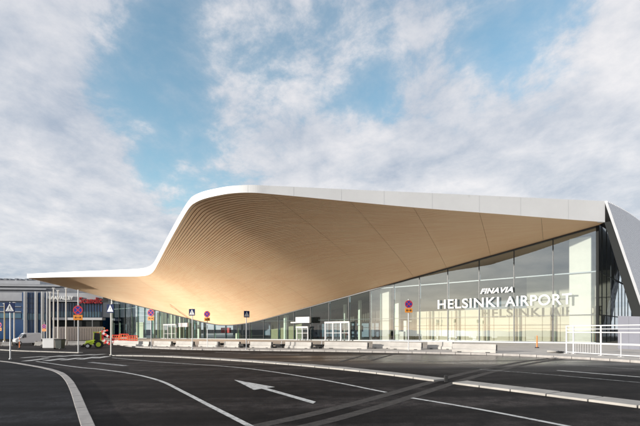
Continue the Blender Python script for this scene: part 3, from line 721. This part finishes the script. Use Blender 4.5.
def hotel_text(body,px0,px1,py1,py0,m,front,bold):
    def f(u,v,z):
        q=hp(px0+(px1-px0)*u,0,front); q.z=hz(px0,py1,front)+(hz(px0,py0,front)-hz(px0,py1,front))*v; return q-Vector((0,z*3,0))
    text_part(body,0,0,0,0,0,m,H,'lettering',bold=bold,Mx=f)
hotel_text('AVIAVALLEY',46.8,73.5,299.6,296.0,M_let,-3.4,.03)
hotel_text('Scandic',79.3,102.3,303.4,297.2,mat('dark red letters',(.42,.012,.02),.6),-3.2,.015)

M_ypole=mat('yellowish pole paint',(.5,.40,.18),.5)
q=None
for i,(px,tpy,bpy_,lab) in enumerate(((50,292.5,341,'slim white pole left of the white site crate'),(53.6,288.5,340,'white pole with boxy head behind the white crate'),(58,291,340,'white pole above the grey bin'),(66,288.5,340,'white pole between the bin and the tall sign mast'),(4.5,304,340,'yellowish pole near the left picture edge'),(14.2,303,341,'slim pole just right of the leftmost crossing sign'))):
    q=at(px,bpy_,80); q.z=g(q.x); o=thing('flag_pole',lab,'pole',q,'poles before the hotel')
    ht=EYE+(HY-tpy)/FP*80-q.z; mb=MB(); mb.tube(q,q+Vector((0,0,ht)),.13,10,.09); mb.build('pole',M_postc if px!=4.5 else M_ypole,o)
    mb=MB(); mb.tube(q,q+Vector((0,0,.35)),.24,10); mb.build('base',M_steel,o)
    mb=MB(); mb.box(-.22,.22,-.15,.15,ht,ht+.12,Matrix.Translation(q)); mb.build('cap',M_white2,o)
# hoarding
a_=at(53,340,86); b_=at(103,341,98); HO=thing('site_hoarding','low pale grey site hoarding below the hotel windows behind the tractor','hoarding',(a_.x,a_.y,g(a_.x)))
mb=MB(); zt=lambda p: EYE+(HY-326.8)/FP*(86 if p[0]<(a_.x+b_.x)/2 else 98)
mb.prism([a_.xy,b_.xy,(b_+Vector((0,.2,0))).xy,(a_+Vector((0,.2,0))).xy],zz(0),zt); mb.build('panel',mat('hoarding grey',(.62,.63,.68),.6,var=.08),HO)
mb=MB()
for k in range(21):
    q=a_.lerp(b_,k/20); mb.bar(Vector((q.x,q.y-.05,g(q.x))),Vector((q.x,q.y-.05,2.0)),.06,.06,Vector((0,1,0)))
mb.build('post',M_hband2,HO)
# distant low barriers along the far edge of the road
for i in range(10):
    px=-4+i*11.0 ; 
    if 16<px<36: continue
    o=copy_tree(bp); q=at(px,342,58); q.z=g(q.x); o.location=q; o.rotation_euler=(0,0,R(8+random.uniform(-6,6))); o.scale=(1.25,1,1)
    o['group']='distant concrete barriers before the hotel'; o['label']='small pale barrier in the distant line across the road before the hotel'

# ------------------------------------------------------------------ van
def rotz(o,a): o.rotation_euler=(0,0,a)
def wheel(par,x,y,r,wd,rimm=M_white2):
    mb=MB(); mb.tube((x,y-wd/2,r),(x,y+wd/2,r),r,24); w_=mb.build('wheel',M_tyre,par,world=False,bevel=.02)
    mb=MB(); mb.tube((x,y-wd/2-.012,r),(x,y+wd/2+.012,r),r*.58,16); mb.build('rim',rimm,w_,world=False)
q=at(27,343,62); q.z=g(q.x)
V=thing('parked_van','white panel van parked before the blue hotel glazing','van',q)
prof=[(-2.15,.35),(-2.2,.75),(-2.05,1.05),(-1.35,1.2),(-.85,1.85),(-.55,1.98),(2.1,2.0),(2.2,1.8),(2.22,.35)]
mb=MB(); nn=len(prof)
def sidev(y,ins): return [Vector((x,y,z)) if z<1.25 else Vector((x,y*(1-ins),z)) for x,z in prof]
A=sidev(-.93,.09);B_=sidev(.93,.09); mb.add(A+B_,[tuple(range(nn)),tuple(range(nn,2*nn))[::-1]]+[(i,(i+1)%nn,nn+(i+1)%nn,nn+i) for i in range(nn)])
mb.build('body',mat('van white',(.72,.72,.72),.35,coat=.3),V,world=False,bevel=.05)
mb=MB(); mb.add([(-1.3,-.8,1.24),(-.84,-.78,1.8),(-.84,.78,1.8),(-1.3,.8,1.24)],[(0,1,2,3)]); mb.v=[v+Vector((-.04,0,.03)) for v in mb.v]; mb.build('windscreen',M_win,V,world=False)
for sg in (-1,1):
    mb=MB(); y=sg*.925; mb.add([(-1.15,y*.99,1.27),(-.35,y*.99,1.27),(-.35,y*.935,1.78),(-.78,y*.935,1.78)],[(0,1,2,3)]); mb.v=[v+Vector((0,sg*.015,0)) for v in mb.v]; mb.build('side_window',M_win,V,world=False)
    mb=MB(); mb.box(-2.23,-2.16,sg*.62-.16,sg*.62+.16,.78,.95); mb.build('headlight',M_glass and M_steel,V,world=False)
    for x in (-1.45,1.35): wheel(V,x,sg*.84,.33,.22)
    mb=MB(); mb.box(-1.0,-.85,sg*1.0-.08,sg*1.0+.08,1.2,1.4); mb.build('mirror',M_black,V,world=False,bevel=.02)
mb=MB(); mb.box(-2.26,-2.16,-.85,.85,.32,.55); mb.build('bumper',M_black,V,world=False,bevel=.02)
V.rotation_euler=(0,0,R(48)); V.scale=(.72,.85,.88)
# ------------------------------------------------------------------ crate and bin
q=gp(51.5,349,0); C_=thing('site_crate','white box crate on skids next to the grey bin','crate',q)
mb=MB(); mb.box(-.65,.55,-.5,.5,.12,1.05); mb.build('box',M_white2,C_,world=False,bevel=.03)
mb=MB(); mb.box(-.68,.58,-.53,.53,1.05,1.13); mb.build('lid',M_white2,C_,world=False,bevel=.02)
mb=MB(); mb.box(-.6,.5,-.45,-.3,0,.12); mb.box(-.6,.5,.3,.45,0,.12); mb.build('skid',M_black,C_,world=False)
q=gp(60.2,349.4,0); Bn=thing('wheeled_bin','dark grey wheeled bin right of the white crate','bin',q)
mb=MB(); mb.add([(-.28,-.3,.1),(.28,-.3,.1),(.28,.3,.1),(-.28,.3,.1),(-.34,-.38,.98),(.34,-.38,.98),(.34,.38,.98),(-.34,.38,.98)],[(0,3,2,1),(4,5,6,7),(0,1,5,4),(1,2,6,5),(2,3,7,6),(3,0,4,7)]); mb.build('body',mat('bin grey green',(.045,.055,.05),.5,var=.2),Bn,world=False,bevel=.02)
mb=MB(); mb.box(-.37,.37,-.42,.42,.98,1.06); mb.build('lid',M_dark,Bn,world=False,bevel=.02)
for x in (-.25,.25): wheel(Bn,x,.3,.1,.06)
# small dark mini vehicle left of crate
q=gp(43.2,348,0); o=blob(Vector(),.35,.3,.4,11).build('rubble_pile',M_black); o.location=q; tag(o,'dark low heap on the road left of the white crate','rubble')

# ------------------------------------------------------------------ tractor
q=gp(95,348.3,0); TR=thing('compact_tractor','small lime green tractor with open dark cab before the hoarding','tractor',q)
W=lambda mb,nm,m,par=TR,bev=.02: mb.build(nm,m,par,world=False,bevel=bev)
mb=MB(); mb.add([(-.95,-.28,.42),(-.95,.28,.42),(.1,.3,.42),(.1,-.3,.42),(-.9,-.24,.85),(-.9,.24,.85),(.1,.3,1.0),(.1,-.3,1.0)],[(0,3,2,1),(4,5,6,7),(0,1,5,4),(1,2,6,5),(2,3,7,6),(3,0,4,7)]); W(mb,'bonnet',M_lime)
mb=MB(); mb.box(-.1,.8,-.38,.38,.4,.62); W(mb,'chassis',M_dark)
cab=MB()
for x,y in ((-.12,-.42),(-.12,.42),(.62,-.42),(.62,.42)): cab.bar((x,y,.6),(x+(.06 if x<0 else -.04),y*.92,1.78),.07,.07,Vector((0,1,0)))
cab.box(-.16,.7,-.46,.46,1.78,1.88); cab.box(.1,.7,-.5,.5,.6,.72); cb=W(cab,'cab',M_lime)
mb=MB(); mb.box(-.06,.56,-.37,.37,.72,1.74); W(mb,'cab_glass',M_win,cb,0)
for sg in (-1,1):
    wheel(TR,.42,sg*.6,.44,.28,M_lime); wheel(TR,-.68,sg*.52,.29,.2,M_white2)
    mb=MB(); n=9; A=[Vector((.42+.52*cos(pi*k/(n-1)),sg*.45,.46+.5*sin(pi*k/(n-1)))) for k in range(n)]; B_=[v+Vector((0,sg*.32,0)) for v in A]; mb.strip(A,B_); W(mb,'mudguard',M_lime,bev=0)
    mb=MB(); mb.bar((.05,sg*.36,.95),(-1.15,sg*.34,.45),.06,.1,Vector((0,0,1))); W(mb,'loader_arm',M_lime)
    mb=MB(); mb.box(-.99,-.95,sg*.17-.06,sg*.17+.06,.66,.78); W(mb,'headlight',M_white2,bev=.01)
mb=MB(); mb.add([(-1.1,-.5,.12),(-1.1,.5,.12),(-1.45,.5,.15),(-1.45,-.5,.15),(-1.1,-.5,.5),(-1.1,.5,.5)],[(0,1,2,3),(0,4,5,1),(0,3,4),(1,5,2)]); W(mb,'bucket',M_dark,bev=0)
mb=MB(); mb.tube((.0,-.3,1.0),(.0,-.3,1.5),.03,8); W(mb,'exhaust',M_black,bev=0)
TR.rotation_euler=(0,0,R(22)); TR.scale=(.95,.95,.95)
# red and white loads beside/behind the tractor
def ribj(a,b,mbA,mbB,n,wd,h,up=Vector((0,0,1))):
    a=Vector(a);b=Vector(b)
    for k in range(n): (mbA if k%2==0 else mbB).bar(a.lerp(b,k/n),a.lerp(b,(k+1)/n),wd,h,up)
def stripe_board(q,segs,label,name='striped_barricade'):
    o=thing(name,label,'barricade',q,'red and white barricades by the tractor')
    for a,b,n,wd,h in segs:
        a=Vector(a); b=Vector(b); m=MB(); m.bar(a,b,wd,h); bd=m.build('board',M_white2,o,world=False)
        for k in range(0,n,2):
            m=MB(); m.bar(a.lerp(b,k/n),a.lerp(b,(k+1)/n),wd+.02,h+.02); m.build('red_stripe',M_red,bd,world=False)
    return o
def wpt(px,py,Y,q): return at(px,py,Y)-q
q=gp(106,345.5,0); Y=q.y
o=stripe_board(q,[(wpt(101,331.5,Y,q),wpt(114,340.5,Y,q),7,.12,.26),(wpt(99,336,Y-.5,q),wpt(110,344.5,Y-.5,q),7,.12,.24),(wpt(97,333,Y+.3,q),wpt(108,330.2,Y+.3,q),5,.12,.2),(wpt(104,343,Y-.3,q),wpt(121,340.5,Y-.3,q),7,.12,.22)],'jumble of leaning red and white striped boards right behind the tractor')
mb=MB()
for px in (100,105,110,114): mb.tube(wpt(px,345.8,Y,q),wpt(px,334,Y,q),.03,8)
mb.build('frame',M_dark,o,world=False)
mb=MB()
for px,py in ((97.6,335.5),(102,337)): c=wpt(px,py,Y-.8,q); mb.tube(c-Vector((0,0,.22)),c+Vector((0,0,.25)),.2,14)
mb.build('red_barrel',M_red,o,world=False,bevel=.02)
mb=MB(); c=wpt(104.5,328.5,Y,q); mb.tube(wpt(104.5,332,Y,q),c,.03,8); mb.tube(c,c+Vector((0,0,.12)),.09,10); mb.build('warning_lamp',M_yel,o,world=False)
for i,(p0,p1,pt,lab) in enumerate(((112,120,335.3,'red and orange lattice barricade nearest the crossing sign post'),(119,128,334.3,'tall red lattice barricade in the middle of the row before the dark glazing'),(127,137,336,'red lattice barricade at the right end of the row'))):
    q=gp((p0+p1)/2,344.2,0); Y=q.y; o=thing('lattice_barricade',lab,'barricade',q,'red lattice barricades before the dark glazing'); mb=MB(); m2=MB()
    for k in range(4): 
        py=342.6-(342.6-pt)*k/3; mb.bar(wpt(p0,py,Y,q),wpt(p1,py,Y,q),.06,.14)
    for k in range(5): px=p0+(p1-p0)*k/4; m2.bar(wpt(px,343.5,Y,q),wpt(px+.4,pt-.5+random.random(),Y,q),.07,.07,Vector((0,1,0)))
    mb.build('rail',M_red,o,world=False); m2.build('post',M_orange,o,world=False)
    mb=MB(); mb.box(-.5,-.2,-.3,.3,0,.12); mb.box(.2,.5,-.3,.3,0,.12); mb.build('foot',M_black,o,world=False)

# ------------------------------------------------------------------ sky and sun
EL=8.4; trav=Vector((.93,.37,0)).normalized()*cos(R(EL)); trav.z=-sin(R(EL))
sd=bpy.data.lights.new('sun','SUN'); sd.energy=2.7; sd.angle=R(.6); sd.color=(1,.94,.86)
so_=bpy.data.objects.new('sun',sd); COL.objects.link(so_); so_.rotation_euler=trav.to_track_quat('-Z','Y').to_euler()
w=bpy.data.worlds.new('World'); S.world=w; w.use_nodes=True; nt=w.node_tree; nt.nodes.clear(); L=nt.links.new
out=nt.nodes.new('ShaderNodeOutputWorld'); bg=nt.nodes.new('ShaderNodeBackground'); bg.inputs['Strength'].default_value=.12; L(bg.outputs[0],out.inputs[0])
sky=nt.nodes.new('ShaderNodeTexSky'); sky.sky_type='NISHITA'; sky.sun_disc=False; sky.sun_elevation=R(EL); sky.sun_rotation=atan2(-trav.x,-trav.y); sky.air_density=1.0; sky.dust_density=.6; sky.ozone_density=2.0
tc=nt.nodes.new('ShaderNodeTexCoord')
def mth(op,a,b=None,c=None,clamp=False):
    k=nt.nodes.new('ShaderNodeMath'); k.operation=op; k.use_clamp=clamp
    for i,x in enumerate((a,b,c)):
        if x is None: continue
        if isinstance(x,(int,float)): k.inputs[i].default_value=x
        else: L(x,k.inputs[i])
    return k.outputs[0]
sx=nt.nodes.new('ShaderNodeSeparateXYZ'); L(tc.outputs['Generated'],sx.inputs[0])
zc=mth('ADD',mth('MAXIMUM',sx.outputs[2],0.0),.22)
cx=mth('DIVIDE',sx.outputs[0],zc); cy=mth('DIVIDE',sx.outputs[1],zc)
cv=nt.nodes.new('ShaderNodeCombineXYZ'); L(cx,cv.inputs[0]); L(cy,cv.inputs[1])
def noise(vec,sc,det,ro,dist=0,loc=(0,0,0),scl=(1,1,1),rot=0):
    mp=nt.nodes.new('ShaderNodeMapping'); mp.inputs['Location'].default_value=loc; mp.inputs['Scale'].default_value=scl; mp.inputs['Rotation'].default_value=(0,0,rot); L(vec,mp.inputs['Vector'])
    n=nt.nodes.new('ShaderNodeTexNoise'); n.inputs['Scale'].default_value=sc; n.inputs['Detail'].default_value=det; n.inputs['Roughness'].default_value=ro; n.inputs['Distortion'].default_value=dist; L(mp.outputs[0],n.inputs['Vector']); return n.outputs['Fac']
big=noise(cv.outputs[0],1.25,8,.56,.25,(3.1,1.7,0),(1.1,.9,1),.5); fine=noise(cv.outputs[0],5.0,12,.64,.15,(7,2,0),(1,.85,1),.6)
shade=noise(cv.outputs[0],1.7,7,.6,.2,(1.3,9,0))
# openings in the cloud, given as directions of the sky
def blobm(px,py,rad,amp,asp=1.0,tilt=0):
    d=Vector(((px-HX)/FP,1,(HY-py)/FP)).normalized()
    v=nt.nodes.new('ShaderNodeVectorMath'); v.operation='SUBTRACT'; L(tc.outputs['Generated'],v.inputs[0]); v.inputs[1].default_value=d
    rt=Vector((1,-d.x,0)).normalized(); u=rt.cross(d)
    rt2=rt*cos(tilt)+u*sin(tilt); u2=-rt*sin(tilt)+u*cos(tilt)
    def dot(k):
        dn=nt.nodes.new('ShaderNodeVectorMath'); dn.operation='DOT_PRODUCT'; L(v.outputs[0],dn.inputs[0]); dn.inputs[1].default_value=k; return dn.outputs['Value']
    a=mth('MULTIPLY',dot(rt2),1/(rad*asp)); b=mth('MULTIPLY',dot(u2),1/rad)
    return mth('MULTIPLY',mth('POWER',2.718,mth('MULTIPLY',mth('ADD',mth('MULTIPLY',a,a),mth('MULTIPLY',b,b)),-1.0)),amp)
field=mth('MULTIPLY_ADD',fine,.8,mth('MULTIPLY_ADD',big,.9,-.02))
low=mth('MULTIPLY',mth('POWER',2.718,mth('MULTIPLY',mth('ABSOLUTE',sx.outputs[2]),-6.0)),.42); field=mth('ADD',field,low)
for args in ((160,150,.13,-.40,1.5,-1.2),(165,40,.14,-.28,1.0,0),(120,100,.08,-.15,1,0),(420,40,.22,-.30,2.2,.15),(375,95,.13,-.30,.7,0),(262,98,.09,-.2,.8,0),(500,70,.10,-.22,.9,0),(510,20,.12,-.2,1,0),(20,120,.10,-.12,1,0),
             (60,60,.2,.14,1.6,-.9),(90,180,.14,.14,1.5,-.9),(600,120,.22,.22,1.5,.7),(330,150,.13,.2,1.8,.3),(230,100,.07,.14,1,0),(300,20,.1,.08,1,0)):
    a_l=list(args); a_l[3]*=(.66 if a_l[3]<0 else 1); field=mth('ADD',field,blobm(*a_l))
ramp=nt.nodes.new('ShaderNodeMapRange'); ramp.interpolation_type='SMOOTHSTEP'; ramp.inputs['From Min'].default_value=.40; ramp.inputs['From Max'].default_value=.86; L(field,ramp.inputs['Value'])
ramp2=nt.nodes.new('ShaderNodeMapRange'); ramp2.interpolation_type='SMOOTHSTEP'; ramp2.inputs['From Min'].default_value=.60; ramp2.inputs['From Max'].default_value=.78; L(field,ramp2.inputs['Value'])
cover=mth('MULTIPLY_ADD',ramp2.outputs[0],.45,mth('MULTIPLY',ramp.outputs[0],.5))
cr=nt.nodes.new('ShaderNodeValToRGB'); e=cr.color_ramp.elements
CK=1.0
e[0].position=.38; e[0].color=(.38,.44,.54,1); e[1].position=.68; e[1].color=(.82,.80,.81,1); L(mth('ADD',mth('MULTIPLY_ADD',fine,.5,mth('MULTIPLY',shade,.55)),mth('MULTIPLY',low,.22)),cr.inputs['Fac'])
sc=nt.nodes.new('ShaderNodeVectorMath'); sc.operation='SCALE'; sc.inputs['Scale'].default_value=4.0; L(cr.outputs['Color'],sc.inputs[0])
tint=nt.nodes.new('ShaderNodeVectorMath'); tint.operation='MULTIPLY'; tint.inputs[1].default_value=(1.35,1.36,1.18); L(sky.outputs[0],tint.inputs[0])
mx=nt.nodes.new('ShaderNodeMixRGB'); L(cover,mx.inputs['Fac']); L(tint.outputs[0],mx.inputs['Color1']); L(sc.outputs[0],mx.inputs['Color2']); L(mx.outputs[0],bg.inputs['Color'])

# ------------------------------------------------------------------ camera and output
cd=bpy.data.cameras.new('camera'); cd.sensor_width=36; cd.lens=FP/640*36; cd.shift_y=(HY-213)/640; cd.clip_end=6000; cd.clip_start=.1
co=bpy.data.objects.new('camera',cd); COL.objects.link(co); co.location=(0,0,EYE); co.rotation_euler=(R(90),0,0); S.camera=co
S.view_settings.view_transform='Standard'; S.view_settings.look='None'; S.view_settings.gamma=1; S.view_settings.exposure=1.2
S.render.engine='CYCLES'; S.cycles.max_bounces=8; S.cycles.transparent_max_bounces=16; S.cycles.diffuse_bounces=4
